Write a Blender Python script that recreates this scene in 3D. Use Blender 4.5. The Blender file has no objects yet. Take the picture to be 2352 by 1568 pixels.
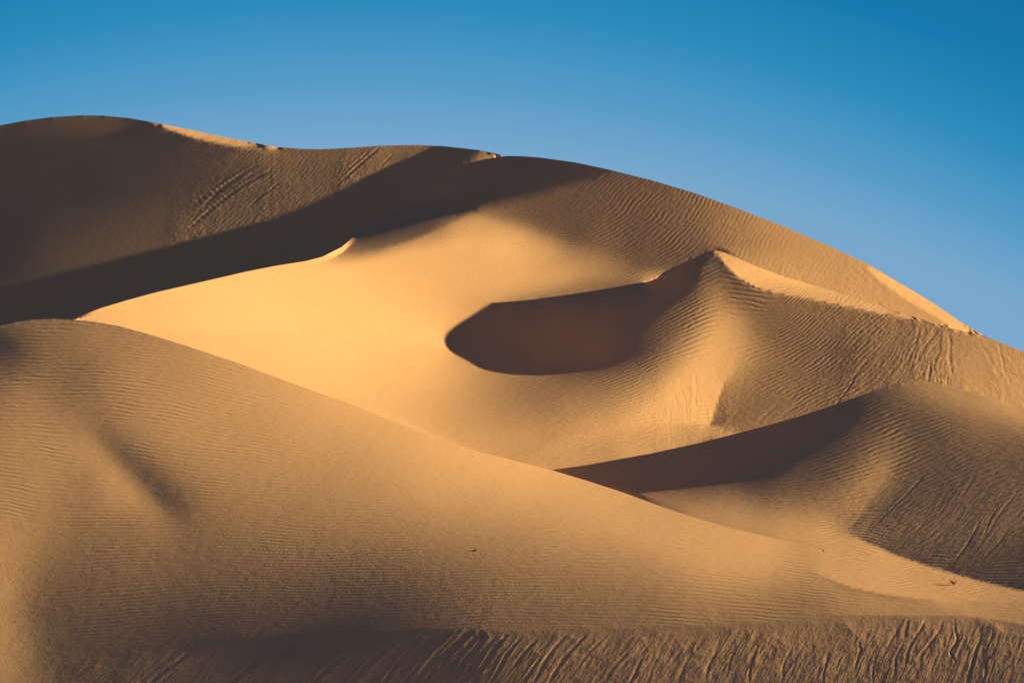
import bpy, math, time
import numpy as np
scene=bpy.context.scene
# ---------------------------------------------------------------- camera, sky, sun, exposure
SUN_EL,SUN_AZ=math.radians(13.3),math.radians(-8.0)     # azimuth from straight right, negative = beyond the dunes
cam=bpy.data.cameras.new('camera'); camo=bpy.data.objects.new('camera',cam); scene.collection.objects.link(camo)
camo.location=(0,0,0); camo.rotation_euler=(math.radians(90),0,0)
cam.sensor_width=36.0; cam.lens=36.0/0.4252; cam.shift_y=46.0/2352.0; cam.clip_start=0.5; cam.clip_end=60000.0
scene.camera=camo
world=bpy.data.worlds.new("World"); scene.world=world; world.use_nodes=True
nt=world.node_tree; nt.nodes.clear()
sky=nt.nodes.new('ShaderNodeTexSky'); sky.sky_type='NISHITA'; sky.sun_disc=False
sky.sun_elevation=SUN_EL; sky.sun_rotation=math.radians(90)+SUN_AZ
sky.altitude=0; sky.air_density=1.0; sky.dust_density=0.3; sky.ozone_density=3.0
bg=nt.nodes.new('ShaderNodeBackground'); bg.inputs['Strength'].default_value=1.0; SKY_STRENGTH=0.05
wo=nt.nodes.new('ShaderNodeOutputWorld')
# the deep polarised blue: the clear-sky model mixed with a gradient by height above the horizon and turn from the sun
tc=nt.nodes.new('ShaderNodeTexCoord'); sx=nt.nodes.new('ShaderNodeSeparateXYZ'); nt.links.new(tc.outputs['Generated'],sx.inputs[0])
def wm(op,a,b=None):
    n=nt.nodes.new('ShaderNodeMath'); n.operation=op
    for i,v in enumerate((a,b)):
        if v is None: continue
        if isinstance(v,(int,float)): n.inputs[i].default_value=v
        else: nt.links.new(v,n.inputs[i])
    return n.outputs[0]
turn=wm('ADD',sx.outputs[0],0.06); turn=wm('MULTIPLY',wm('MULTIPLY',turn,turn),0.90)
tt=wm('DIVIDE',wm('ADD',wm('MAXIMUM',sx.outputs[2],0.0),turn),0.30)
cr=nt.nodes.new('ShaderNodeValToRGB'); nt.links.new(tt,cr.inputs[0])
SKYC=[(0.0,(133,175,210)),(0.30,(118,168,207)),(0.39,(82,155,201)),(0.49,(38,140,190)),(0.60,(0,122,176)),(0.72,(0,110,164)),(0.85,(22,74,120)),(1.0,(50,66,114))]
el=cr.color_ramp.elements
while len(el)<len(SKYC): el.new(0.5)
for e_,(p_,c_) in zip(el,SKYC):
    e_.position=p_; e_.color=tuple(((v/255+.055)/1.055)**2.4/1.57 for v in c_)+(1,)
mixn=nt.nodes.new('ShaderNodeMix'); mixn.data_type='RGBA'; mixn.inputs[0].default_value=0.95
sc=nt.nodes.new('ShaderNodeVectorMath'); sc.operation='SCALE'; sc.inputs['Scale'].default_value=SKY_STRENGTH; nt.links.new(sky.outputs[0],sc.inputs[0])
nt.links.new(sc.outputs[0],mixn.inputs[6]); nt.links.new(cr.outputs[0],mixn.inputs[7])
nt.links.new(mixn.outputs[2],bg.inputs['Color']); nt.links.new(bg.outputs[0],wo.inputs['Surface'])
sl=bpy.data.lights.new('sun','SUN'); sl.energy=5.0; sl.angle=math.radians(0.53); sl.color=(1.0,0.80,0.52)
so=bpy.data.objects.new('sun',sl); scene.collection.objects.link(so)
from mathutils import Vector
so.rotation_euler=Vector((-math.cos(SUN_EL)*math.cos(SUN_AZ),math.cos(SUN_EL)*math.sin(SUN_AZ),-math.sin(SUN_EL))).to_track_quat('-Z','Y').to_euler()
scene.view_settings.view_transform='Standard'; scene.view_settings.look='None'
scene.view_settings.exposure=0.65; scene.view_settings.gamma=1.0
# ---------------------------------------------------------------- survey of the dunes (units: 2352 across the view)
PX=0.4252/2352.0            # tangent of the angle per survey unit (24 degree lens)
CX,HY=1176.0,830.0          # straight ahead, eye level
EL,AZ=math.radians(13.3),math.radians(-8.0)
LX,LY,LZ=math.cos(EL)*math.cos(AZ),-math.cos(EL)*math.sin(AZ),math.sin(EL)
def pl(s): return np.array([float(t) for t in s.replace(',',' ').split()]).reshape(-1,2)
SKY=pl("-450,420 -250,350 0,288 60,277 120,269 190,265 240,266 300,272 360,283 430,297 520,316 630,337 690,342 740,343 800,340 870,335 950,333 1020,336 1100,345 1165,358 1200,359 1240,362 1320,373 1400,390 1500,415 1600,445 1700,481 1800,520 1900,563 2000,610 2075,655 2150,700 2205,738 2260,771 2352,808 2500,862 2800,960")
AB=pl("-450,990 60,770 166,732.5 170,731 230,708 290,690 360,671 430,655 500,639 560,625 630,611 700,600 740,590 784,568 830,530 900,474 970,425 1040,380 1070,377 1110,366 1165,358")
CC=pl("1480,651 1520,634 1560,613 1600,590 1622,579 1640,575 1660,579 1690,591 1740,613 1800,635 1850,650 1900,664 1950,680 2000,697 2070,718 2130,737 2190,755 2260,771")
DD=pl("1262,1079 1330,1070 1400,1058 1500,1040 1600,1018 1700,993 1790,969 1870,945 1940,921 2000,900 2040,885 2070,878 2100,875 2130,877 2160,881 2200,891 2240,903 2290,919 2352,935 2500,985 2800,1090")
EE=pl("-450,900 -250,830 -100,775 0,748 35,740 70,735 120,732 170,734 220,739 280,750 340,767 400,785 480,811 560,838 640,868 720,897 800,925 900,965 1000,1005 1100,1037 1200,1062 1270,1080 1350,1104 1430,1130 1520,1163 1600,1190 1680,1213 1750,1229 1820,1247 1890,1266")
CUTS=[SKY,AB[2:],CC,DD,EE]
CREASE=[pl("330,278 400,300 450,317 500,328 560,338 630,342 740,345"),
 pl("1645,582 1670,612 1700,640 1735,660 1780,672 1870,686 1940,700 2000,713 2070,728 2130,742 2200,762 2260,776"),
 pl("1990,612 2018,643 2080,688 2140,722 2200,758"),
 pl("860,1447 1000,1440 1100,1448 1300,1445 1500,1440 1700,1433 1800,1425 1900,1415 2000,1411 2100,1410 2180,1412 2250,1418 2352,1435 2500,1460 2800,1500"),
 pl("1850,1300 1900,1325 1960,1348 2050,1366 2150,1374 2250,1377 2352,1379 2500,1380 2800,1380"),
 pl("1705,800 1685,840 1662,885 1645,930 1632,975"), pl("1505,965 1540,976 1632,978 1655,981"),
 pl("730,592 784,583 860,572 943,552 980,537 1017,520 1067,498"),
 pl("2040,1090 2000,1150 1950,1222 1965,1245"), pl("1965,1232 2050,1272 2150,1305 2250,1335 2352,1358 2500,1390")]
# shadow polygons (thrown shade: brightness tells nothing of the slope there)
SH_A=pl("-460,800 -460,760 -200,700 0,640 140,610 260,583 400,552 530,515 600,492 660,465 720,445 770,430 870,405 910,385 950,370 985,352 1040,349 1100,350 1088,362 1040,380 970,425 784,545 700,600 560,625 430,655 290,690 170,731 100,760 0,775 -460,900")
SH_C=pl("1480,651 1300,681 1180,697 1070,712 1030,730 1010,757 1010,785 1030,812 1060,832 1110,848 1200,855 1280,848 1380,832 1440,795 1500,730 1540,690 1580,650 1620,590 1600,590 1560,613 1520,634")
SH_D=pl("1262,1079 1500,1040 1700,993 1870,945 1960,915 1980,935 1900,1010 1800,1080 1740,1112 1650,1127 1520,1132 1430,1130")
FLANK=pl('1165,358 1062,378 1040,380 970,425 784,545 700,598 784,583 860,572 943,552 980,537 1017,520 1067,498 1110,480 1200,440')
def inpoly(x,y,P):
    c=np.zeros(np.broadcast(x,y).shape,bool); n=len(P)
    for i in range(n):
        x0,y0=P[i]; x1,y1=P[(i+1)%n]
        if y0==y1: continue
        c^=((y0>y)!=(y1>y))&(x<(x1-x0)*(y-y0)/(y1-y0)+x0)
    return c
# ---- brightness survey
G={}
G['A']="0,300,60 100,300,64 150,280,68 240,275,74 330,290,62 450,340,62 560,350,74 630,352,95 700,352,88 800,350,90 880,345,98 1000,342,88 1060,350,86 1130,355,125 0,400,55 0,500,54 200,450,58 200,360,58 330,400,59 450,420,66 300,500,68 500,470,75 600,420,76 700,400,82 800,380,88 450,535,86 300,575,80 150,600,72 40,640,62 -450,500,60 -450,700,58"
G['As']="400,290,190 600,334,185 740,343,150"
G['B']="1200,370,57 1165,366,57 1100,378,57 1050,400,56 1000,430,56 1100,440,54 1200,420,54 1300,400,57 1300,450,56 1200,460,57 1100,470,56 1000,500,55 1400,420,68 1400,480,72 1500,440,78 1500,520,78 1400,530,84 1330,535,75 1450,570,88 1250,495,60 1200,485,62 1600,480,95 1600,540,102 1550,580,104 1700,520,122 1700,560,132 1640,560,126 1800,560,142 1900,600,148 1800,610,150 2000,640,150 2100,690,146 1900,640,150 2000,680,150 2120,725,150 1650,460,106 1900,570,146 2080,680,148 1150,502,95 1100,512,140 1150,530,168 1050,530,168 1200,512,100 1200,540,160 1250,545,125 1260,570,162 1300,570,125 1350,598,148 1450,612,138 1550,618,126 1300,610,172 1400,640,168 1500,635,148 1200,590,188 1100,570,186 1000,570,190 950,565,184 860,585,182 780,592,180 1200,640,188 1100,640,192 1300,660,180 1000,640,198 900,620,200 800,620,203 700,620,203 600,640,203 500,660,200 400,680,196 300,710,190 230,735,182 700,700,205 600,720,204 500,720,200 400,740,194 850,700,202 950,700,196 1000,690,192 1080,690,182 1200,680,172 1300,668,168"
G['Bs']="2080,655,185 2150,705,185 2220,755,185"
G['C']="230,760,180 400,760,192 600,780,200 750,760,203 850,760,200 980,760,190 920,720,197 900,760,198 700,800,200 850,830,196 960,830,188 1000,850,180 1050,870,162 900,900,185 1000,920,172 1100,880,140 1100,960,155 1050,1000,158 1200,880,112 1200,930,128 1300,870,98 1300,920,125 1350,960,150 1200,1000,150 1200,1040,145 1300,1020,150 1400,860,92 1400,900,120 1450,930,160 1450,965,175 1400,1000,162 1500,950,182 1500,900,160 1500,850,110 1550,930,186 1550,880,180 1600,920,184 1600,850,184 1630,900,180 1620,950,182 1580,800,150 1640,790,185 1690,780,165 1670,850,165 1450,800,72 1500,780,78 1550,740,82 1600,740,120 1650,740,160 1700,740,145 1650,700,125 1600,690,82 1550,680,58 1640,640,85 1640,600,90 1600,620,60 1500,700,54 1680,645,66 1700,670,64 1750,700,75 1780,760,100 1720,710,90 1650,670,112 1800,720,90 1850,700,95 1900,760,95 1800,800,105 1850,850,100 1950,800,90 1950,850,88 1700,900,110 1665,930,108 1660,970,105 1750,960,110 1750,850,112 1850,920,100 1950,720,100 2050,740,105 2050,800,105 2050,860,100 2130,760,110 2150,830,120 2200,800,130 2200,870,135 2250,830,140 2300,850,145 2340,900,148 2300,820,145 2352,830,140 2250,890,145 2800,1000,140"
G['Foot']="1600,990,140 1500,1010,150 1400,1030,140 1600,1005,150 1300,1045,150 1680,993,140 1520,985,165 1400,1000,160 1250,1060,150 1450,1040,160"
G['Cs']="1670,592,175 1700,615,185 1800,655,190 1900,680,190 2000,705,185 2100,730,180 2230,768,170"
G['D']="1500,1080,52 1700,1050,52 1850,1000,54 1950,945,56 2000,915,62 2050,890,90 2100,888,120 2150,900,130 2200,910,140 2300,935,150 2352,960,150 2150,940,100 2100,940,85 2200,950,105 2300,975,110 2000,980,72 1950,1030,68 2050,1000,98 2100,1000,80 2150,1000,78 2200,1000,88 2250,1010,95 2352,1010,95 1900,1080,74 1850,1130,95 1950,1100,105 2000,1060,110 2030,1080,130 2000,1120,132 1970,1170,135 1930,1180,122 1850,1180,132 1750,1130,80 1700,1150,115 1600,1142,105 1600,1165,145 1700,1180,150 1800,1200,155 1500,1140,120 2060,1090,95 1900,1220,165 2020,1170,88 1980,1222,85 2100,1100,90 2050,1150,86 2100,1200,92 2200,1150,92 2200,1240,85 2300,1100,95 2300,1200,88 2352,1250,78 2352,1150,92 2050,1250,80 2100,1270,80 2200,1300,80 2300,1330,76 2352,1345,76 2800,1200,90"
G['V']="1890,1250,175 1900,1280,188 1960,1245,165 2000,1300,190 2000,1275,180 2100,1340,192 2100,1310,180 2200,1350,190 2300,1365,185 2200,1330,178 2000,1340,186 1900,1305,185 2352,1368,180 1930,1325,182 2800,1380,175"
G['E']="20,745,95 70,750,100 150,760,108 0,780,60 30,800,64 100,800,100 200,780,118 300,790,125 400,830,135 100,860,108 0,860,92 200,850,105 300,860,130 500,860,146 600,890,156 50,900,120 150,900,105 250,900,120 400,920,138 600,960,148 800,960,168 700,1000,155 50,1000,130 150,980,125 200,940,112 250,980,108 215,990,112 250,1022,94 290,1060,84 330,1100,76 370,1140,74 410,1172,82 205,1010,132 232,1041,140 272,1081,142 312,1121,140 352,1161,130 392,1195,114 283,980,122 323,1020,120 363,1060,116 403,1100,112 445,1135,110 460,1200,104 400,1000,138 500,1050,138 500,1120,125 600,1100,135 460,1190,108 600,1180,120 800,1060,148 800,1150,135 900,1000,176 1000,1040,182 1100,1060,188 1200,1090,190 1300,1120,186 1400,1160,186 1500,1190,184 1600,1215,184 1000,1120,162 1200,1150,168 1300,1180,162 1400,1210,158 1000,1200,135 1200,1220,135 800,1230,115 600,1250,105 400,1220,108 200,1100,118 100,1100,130 0,1100,125 100,1200,122 200,1200,108 300,1200,112 0,1200,130 50,1250,128 20,1350,130 20,1450,125 60,1500,108 20,1540,122 100,1300,106 90,1400,85 120,1500,78 150,1400,80 200,1300,95 300,1300,100 250,1400,80 400,1350,85 400,1420,70 550,1330,88 600,1400,72 700,1300,95 700,1400,68 800,1350,75 850,1410,60 800,1440,55 600,1460,60 700,1450,56 500,1450,62 900,1400,62 1000,1300,100 1000,1380,76 1100,1300,106 1100,1400,85 1150,1435,88 1300,1300,118 1300,1400,95 1400,1250,140 1500,1300,130 1500,1400,100 1600,1250,165 1600,1320,140 1700,1250,180 1700,1300,155 1700,1350,130 1700,1410,105 1800,1300,150 1780,1270,178 1800,1350,120 1850,1345,120 1900,1360,116 1900,1400,102 1700,1225,186 -450,1000,120 -450,1500,120"
G['N']="1900,1350,120 2000,1375,125 2000,1400,110 2100,1390,112 2200,1390,118 2300,1395,118 2300,1412,110 1900,1400,102 2352,1420,112 2800,1450,110"
G['F']="500,1475,68 300,1500,74 200,1530,74 300,1550,70 500,1520,68 700,1480,60 900,1455,62 700,1540,62 900,1520,62 1050,1460,82 1100,1500,75 1200,1460,98 1200,1520,90 1400,1470,105 1400,1540,95 1600,1450,108 1600,1520,105 1800,1450,112 1800,1530,100 2000,1440,115 2000,1520,105 2200,1450,112 2200,1530,100 2340,1460,105 2340,1540,98 1200,1700,90 2300,1800,98 400,1800,60"
G={k:np.array([float(t) for t in v.replace(',',' ').split()]).reshape(-1,3) for k,v in G.items()}
G['V'][:,2]-=15; m=(G['E'][:,2]>175); G['E'][m,2]-=6; m=(G['F'][:,0]>1000); G['F'][m,2]-=17; m=(G['D'][:,0]>2080)&(G['D'][:,1]>1080); G['D'][m,2]-=6
G['E']=np.concatenate([G['E'],G['V']]); G['V']=G['E'][G['E'][:,0]>1300]
REG=[('E',pl("-460,600 1893,600 1893,2000 -460,2000")),('A',pl("-460,100 1175,100 1165,358 1062,378 1040,380 784,545 700,600 430,655 170,731 -460,900")),
 ('As',pl("320,260 330,278 400,300 450,317 500,328 560,338 630,342 750,346 750,300 320,230"))]
def toT(g):
    g=np.asarray(g)/255.; lin=((g+.055)/1.055)**2.4
    return (lin-0.045)/0.60*0.64
def rbf(P,x,y):
    X=P[:,:2]/100.; n=len(P)
    d=np.hypot(X[:,None,0]-X[None,:,0],X[:,None,1]-X[None,:,1])
    A=np.zeros((n+1,n+1)); A[:n,:n]=-d-0.0*np.eye(n); A[n,:n]=1; A[:n,n]=1
    w=np.linalg.solve(A,np.append(P[:,2],0))
    out=np.full(x.shape,w[n])
    for i in range(n): out-=w[i]*np.sqrt((x/100-X[i,0])**2+(y/100-X[i,1])**2+0.01)
    return np.clip(out,P[:,2].min(),P[:,2].max())
def yof(P,x): return np.interp(x,P[:,0],P[:,1])
def brink(x): return np.interp(x,[120,240,500,800,860,1000],[1500,1492,1465,1450,1447,1440])*(x<1000)+yof(CREASE[3],x)*(x>=1000)
def target(x,y):
    """surveyed brightness at points x,y -> (T, shadow flag, label)"""
    g=np.full(x.shape,np.nan); lab=np.zeros(x.shape,int)
    m_sky=y<yof(SKY,x)
    isE=(x<1890)&(y>yof(EE,x)); isD=(~isE)&(x>1262)&(y>yof(DD,x))
    isA=(~isE)&(x<1165)&(y<yof(AB,x))
    isC=(~isE)&(~isD)&(~isA)&((y>np.where(x<1480,np.interp(x,[-450,1010,1020,1070,1300,1480],[760,760,735,712,681,651]),yof(CC,x))))
    isB=~(isE|isD|isA|isC)
    isN=(x>=1890)&isD
    def put(k,m):
        if m.any(): g[m]=rbf(G[k],x[m],y[m])
    put('A',isA); lab[isA]=1
    put('As',isA&(x>330)&(x<750)&(y<yof(CREASE[0],x)))
    put('B',isB); lab[isB]=2
    fl=isB&inpoly(x,y,FLANK)
    g[fl]=54.0
    put('Bs',isB&(x>1990)&(y<yof(CREASE[2],x)))
    put('C',isC); lab[isC]=3
    xf=np.interp(y,[800,840,885,930,975,990],[1705,1685,1662,1645,1632,1630]); box=isC&(y>835)&(y<978)&(x>1560)&(x<1760)
    for mm,kk in ((box&(x<xf),G['C'][(G['C'][:,0]<1645)]),(box&(x>=xf),G['C'][(G['C'][:,0]>1650)])):
        if mm.any():
            w=np.clip((y[mm]-835)/50,0,1)*np.clip((1-abs(x[mm]-xf[mm])/90)*2,0,1); g[mm]=g[mm]*(1-w)+rbf(kk,x[mm],y[mm])*w
    put('Foot',isC&(x>1210)&(x<1720)&(y>np.interp(x,[1200,1350,1505,1540,1632,1700],[1045,1005,970,976,978,990])))
    put('Cs',isC&(x>1645)&(y<yof(CREASE[1],x)))
    put('D',isD); lab[isD]=4
    plane=isD&(x>1890)&(y>np.interp(x,[1890,1965,2050,2150,2250,2352,2500],[1240,1236,1272,1305,1335,1358,1390]))
    put('V',plane)
    put('E',isE); lab[isE]=5
    nb=isD&(y>np.interp(x,[1850,1900,1960,2050,2150,2250,2352,2800],[1300,1325,1348,1366,1374,1377,1379,1380]))
    put('N',nb); lab[nb]=5
    sl=(isE|isD)&(y>brink(x))&(x>120)
    gE=g.copy(); put('F',sl); lab[sl]=5
    wb=np.clip((y-brink(x)+10)/60,0,1); wb=wb*wb*(3-2*wb); wb=np.where(x<900,wb+(1-wb)*np.clip((x-840)/60,0,1),1)
    sl2=isE&(x<900)&(x>120)&(y>brink(x)-10); 
    if sl2.any(): 
        gf=rbf(G['F'],x[sl2],y[sl2]); ge=rbf(G['E'],x[sl2],y[sl2]); w=wb[sl2]*np.clip((x[sl2]-120)/100,0,1); g[sl2]=gf*w+ge*(1-w)
    jn=(x>1820)&(x<1980)&(isE|isD)&(y>1240)&(y<brink(x))&(isE|plane|nb)
    if jn.any():
        xj,yj=x[jn],y[jn]; ge=rbf(G['E'],xj,yj); gn=np.where(yj>np.interp(xj,[1800,1850,1900,1960,2050],[1275,1300,1325,1348,1366]),rbf(G['N'],xj,yj),rbf(G['V'],xj,yj)); w=np.clip((xj-1820)/150,0,1); g[jn]=ge*(1-w)+gn*w
    sh=(isA&inpoly(x,y,SH_A))|(inpoly(x,y,SH_C)&~isB)|((isC|isB)&inpoly(x,y,SH_C)&(x<1480))|(isD&inpoly(x,y,SH_D))
    lab[m_sky]=0
    g=np.where((lab==5)&(g<118),g-0.06*(118-g),g)
    g=np.where((lab==5)&(g>=118),g+0.05*np.minimum(g-118,40),g)
    return toT(g),sh,lab
X0,X1,Y0,Y1=-360.0,2712.0,236.0,1748.0
ANCH=[(1320,1075,180),(1176,1568,110),(300,1568,102),(2300,1568,112),(800,930,190),(1600,1195,176),(100,745,200),(20,1400,118),
 (2100,880,245),(2100,1340,165),(1500,1100,205),(2352,940,240),(2352,1200,190),
 (2340,815,290),
 (1200,365,345),(2150,705,330),
 (1020,338,432),(1120,352,436),(950,372,431),(800,424,430),(600,492,428),(300,572,425),(140,610,423),(200,270,500),(600,338,475),
 ]
def dense(t,st=10.0):
    P=np.array(t,float); d=np.r_[0,np.cumsum(np.hypot(*np.diff(P[:,:2],axis=0).T))]; n=max(2,int(d[-1]/st)); u=np.linspace(0,d[-1],n)
    return [tuple(np.interp(v,d,P[:,k]) for k in range(3)) for v in u]
STRONG=(dense([(1636,586,308),(1605,602,307),(1560,622,306.3),(1520,644,306.3),(1480,660,306.8),(1400,674,306.8),(1300,688,306),(1180,704,304.6),(1090,718,303.3),(1050,733,301.3),(1016,757,298.8),(1016,785,295.8),(1038,808,292),(1070,826,289),(1112,841,287),(1200,850,284.5),(1280,843,284),(1380,830,283)])
 +dense([(1600,616,299.5),(1600,640,297.3),(1600,671,295),(1600,699,292),(1600,727,289.3),(1600,756,286.8),(1595,780,284.5)]))
SOFT=dense([(1300,438,329),(1200,462,328),(1067,492,327),(943,545,323.5),(860,563,321),(784,577,319)])
ANCH+=SOFT+STRONG; NSTR=len(STRONG); NSOFT=len(SOFT)
def edge_flags(polys,xs,ys):
    nx,ny=len(xs),len(ys); h=xs[1]-xs[0]
    V=np.zeros((ny-1,nx),bool); H=np.zeros((ny,nx-1),bool)
    for P in polys:
        for (a,b),(c,d) in zip(P[:-1],P[1:]):
            if abs(c-a)>1e-9:
                j0=int(np.ceil((min(a,c)-xs[0])/h)); j1=int(np.floor((max(a,c)-xs[0])/h))
                for j in range(max(j0,0),min(j1,nx-1)+1):
                    y=b+(d-b)*(xs[j]-a)/(c-a); i=int(np.floor((y-ys[0])/h))
                    if 0<=i<ny-1: V[i,j]=True
            if abs(d-b)>1e-9:
                i0=int(np.ceil((min(b,d)-ys[0])/h)); i1=int(np.floor((max(b,d)-ys[0])/h))
                for i in range(max(i0,0),min(i1,ny-1)+1):
                    x=a+(c-a)*(ys[i]-b)/(d-b); j=int(np.floor((x-xs[0])/h))
                    if 0<=j<nx-1: H[i,j]=True
    return V,H
def solve_level(step,q=None,iters=5,cg=150,verbose=True,WSM=1.2e-7,WR=4e-3,WS=1.0):
    xs=np.arange(X0,X1+1,step)+0.37; ys=np.arange(Y0,Y1+1,step)+0.41
    nx,ny=len(xs),len(ys); h=step*PX
    XX,YY=np.meshgrid(xs,ys)
    xc=(xs[:-1]+xs[1:])/2; yc=(ys[:-1]+ys[1:])/2; XC,YC=np.meshgrid(xc,yc)
    T,sh,lab=target(XC,YC)
    node=YY>=yof(SKY,XX)
    Vc,Hc=edge_flags(CUTS,xs,ys); Vk,Hk=edge_flags(CREASE[:7]+CREASE[8:],xs,ys); V7,H7=edge_flags(CREASE[7:8],xs,ys)
    cell=~(Vc[:,:-1]|Vc[:,1:]|Hc[:-1]|Hc[1:])&(lab>0)&node[:-1,:-1]&node[:-1,1:]&node[1:,:-1]&node[1:,1:]
    UC=(XC-CX)*PX; VC=-(YC-HY)*PX
    hasT=cell&~sh&np.isfinite(T); T=np.where(lab==2,T-0.03*np.clip((0.22-T)/0.1,0,1),T); T=np.where(hasT,np.clip(T,-0.06,0.66),0); shd=cell&sh
    att=shd&(((lab==4))|((lab==1)&(XC>900))|(((lab==3)|(lab==2))&(XC>1230)))
    fl=cell&(lab==2)&inpoly(XC,YC,FLANK)&(XC<1100); hasT&=~fl; att|=fl
    r0=np.where(lab==5,3.0,np.where(lab==4,2.0,np.where(lab==3,2.0,1.9)))
    slip=(lab==5)&(YC>brink(XC))&(XC>300); r0=np.where(slip,1.6,r0)
    # smoothness stencils (second differences) valid where neither edge is cut
    okV=~Vc&node[:-1]&node[1:]; okH=~Hc&node[:,:-1]&node[:,1:]
    kV=np.where(Vk,0.006,np.where(V7,0.25,1.0)); kH=np.where(Hk,0.006,np.where(H7,0.25,1.0))
    wvv=(okV[:-1]&okV[1:])*np.minimum(kV[:-1],kV[1:]); whh=(okH[:,:-1]&okH[:,1:])*np.minimum(kH[:,:-1],kH[:,1:])
    wx=(okV[:,:-1]&okV[:,1:]&okH[:-1]&okH[1:])*np.minimum(np.minimum(kV[:,:-1],kV[:,1:]),np.minimum(kH[:-1],kH[1:]))
    # energies are integrals: data*h^2 ; smoothness w*(q'')^2*h^2
    A2=h*h; sm=np.sqrt(WSM*A2)/h**2
    yshade=np.where(shd[:-1,:]|shd[1:,:],1,1)
    svv=np.sqrt(wvv)*sm*0.35; shh=np.sqrt(whh)*sm; sx=np.sqrt(wx*2)*sm*0.6
    ai=[(int(np.clip(round((y-ys[0])/step),0,ny-1)),int(np.clip(round((x-xs[0])/step),0,nx-1)),math.log(d)) for x,y,d in ANCH]
    wa=np.full(len(ai),np.sqrt(8e-5)); wa[-NSTR:]=np.sqrt(6e-3); wa[-NSTR-NSOFT:-NSTR]=np.sqrt(4e-4); wa[-NSTR:][np.array([t[0]<1340 for t in STRONG])]=np.sqrt(1.5e-2)
    aI=np.array([a[0] for a in ai]); aJ=np.array([a[1] for a in ai]); aQ=np.array([a[2] for a in ai])
    VE,_=edge_flags([EE],xs,ys); VE&=(xs>1262)&(xs<1880); gi,gj=np.where(VE)
    ggap=0.004+0.05*np.clip((1890-xs[gj])/300,0,1); wg=np.sqrt(4e-3*step/6)*0.2
    wnull=1e-7
    if q is None:
        num=np.zeros((ny,nx)); den=np.zeros((ny,nx))
        _,_,labn=target(XX,YY)
        al=labn[aI,aJ]
        for k in range(len(aI)):
            d2=(XX-XX[aI[k],aJ[k]])**2+(YY-YY[aI[k],aJ[k]])**2; w=1/(d2+2000.)*np.where(labn==al[k],1,1e-4)
            num+=w*aQ[k]; den+=w
        q=num/den
    q=q.copy()
    q0=q.copy()
    wsh=np.sqrt(WS*A2)
    inv=1/(2*h)
    def Pf(q): return ((q[:-1,1:]-q[:-1,:-1])+(q[1:,1:]-q[1:,:-1]))*inv
    def Rf(q): return ((q[:-1,:-1]+q[:-1,1:])-(q[1:,:-1]+q[1:,1:]))*inv
    def PT(g,o):
        g=g*inv; o[:-1,1:]+=g; o[:-1,:-1]-=g; o[1:,1:]+=g; o[1:,:-1]-=g
    def RT(g,o):
        g=g*inv; o[:-1,:-1]+=g; o[:-1,1:]+=g; o[1:,:-1]-=g; o[1:,1:]-=g
    for it in range(iters):
        p=Pf(q); r=Rf(q); c=1+UC*p+VC*r
        N=np.sqrt(p*p+c*c+r*r); S=(LX*p-LY*c+LZ*r)/N
        dSp=(LX-LY*UC)/N-S*(p+c*UC)/N**2; dSr=(LZ-LY*VC)/N-S*(r+c*VC)/N**2
        rows=[]
        rows.append((np.where(hasT,wsh,0),dSp,dSr,S-T))
        # prior on slope
        rows.append((np.where(cell,np.sqrt(WR*A2)*np.where(hasT,1,0.15),0),0*p,1/(0.6+np.abs(r)),(r-r0)/(0.6+np.abs(r))))
        # steepness: nz>=0.835
        nz=r/N; act=cell&(nz>0.835)   # here r/N large means flat; steep => nz small
        steep=cell&(nz<0.835)
        dzp=-(r/N**3)*(p+c*UC); dzr=1/N-(r/N**3)*(r+c*VC)
        rows.append((np.where(steep,np.sqrt(6*A2),0),dzp,dzr,nz-0.835))
        lo=cell&(r<1.0); rows.append((np.where(lo,np.sqrt(3*A2),0),0*p,1+0*p,r-1.0))
        rh=np.where(lab>=4,6.0,14.0); hi=cell&(r>rh); rows.append((np.where(hi,np.sqrt(0.02*A2),0),0*p,1+0*p,r-rh))
        hs=att&(S>-0.04); rows.append((np.where(hs,wsh*np.where((lab==4)&(XC<1760),0.5,np.where(lab==2,1.8,1.0)),0),dSp,dSr,S+0.04))
        # accumulate quadratic forms per cell
        app=sum(w*w*a*a for w,a,b,e in rows); apr=sum(w*w*a*b for w,a,b,e in rows); arr=sum(w*w*b*b for w,a,b,e in rows)
        gp=sum(w*w*a*e for w,a,b,e in rows); gr=sum(w*w*b*e for w,a,b,e in rows)
        ge=(q[gi,gj]-q[gi+1,gj])-ggap; gact=(ge<0)*1.0
        def smooth(d,o):
            t=svv**2*(d[:-2]-2*d[1:-1]+d[2:]); o[:-2]+=t; o[1:-1]-=2*t; o[2:]+=t
            t=shh**2*(d[:,:-2]-2*d[:,1:-1]+d[:,2:]); o[:,:-2]+=t; o[:,1:-1]-=2*t; o[:,2:]+=t
            t=sx**2*(d[1:,1:]-d[1:,:-1]-d[:-1,1:]+d[:-1,:-1]); o[1:,1:]+=t; o[1:,:-1]-=t; o[:-1,1:]-=t; o[:-1,:-1]+=t
        def Amul(d):
            o=np.zeros_like(d); P=Pf(d); R=Rf(d)
            PT(app*P+apr*R,o); RT(apr*P+arr*R,o); smooth(d,o)
            np.add.at(o,(aI,aJ),wa**2*d[aI,aJ]); tg=wg**2*gact*(d[gi,gj]-d[gi+1,gj]); np.add.at(o,(gi,gj),tg); np.add.at(o,(gi+1,gj),-tg); o+=wnull*A2*d
            return o
        g=np.zeros_like(q); PT(gp,g); RT(gr,g); smooth(q,g); np.add.at(g,(aI,aJ),wa**2*(q[aI,aJ]-aQ))
        tg=wg**2*gact*ge; np.add.at(g,(gi,gj),tg); np.add.at(g,(gi+1,gj),-tg)
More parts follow.
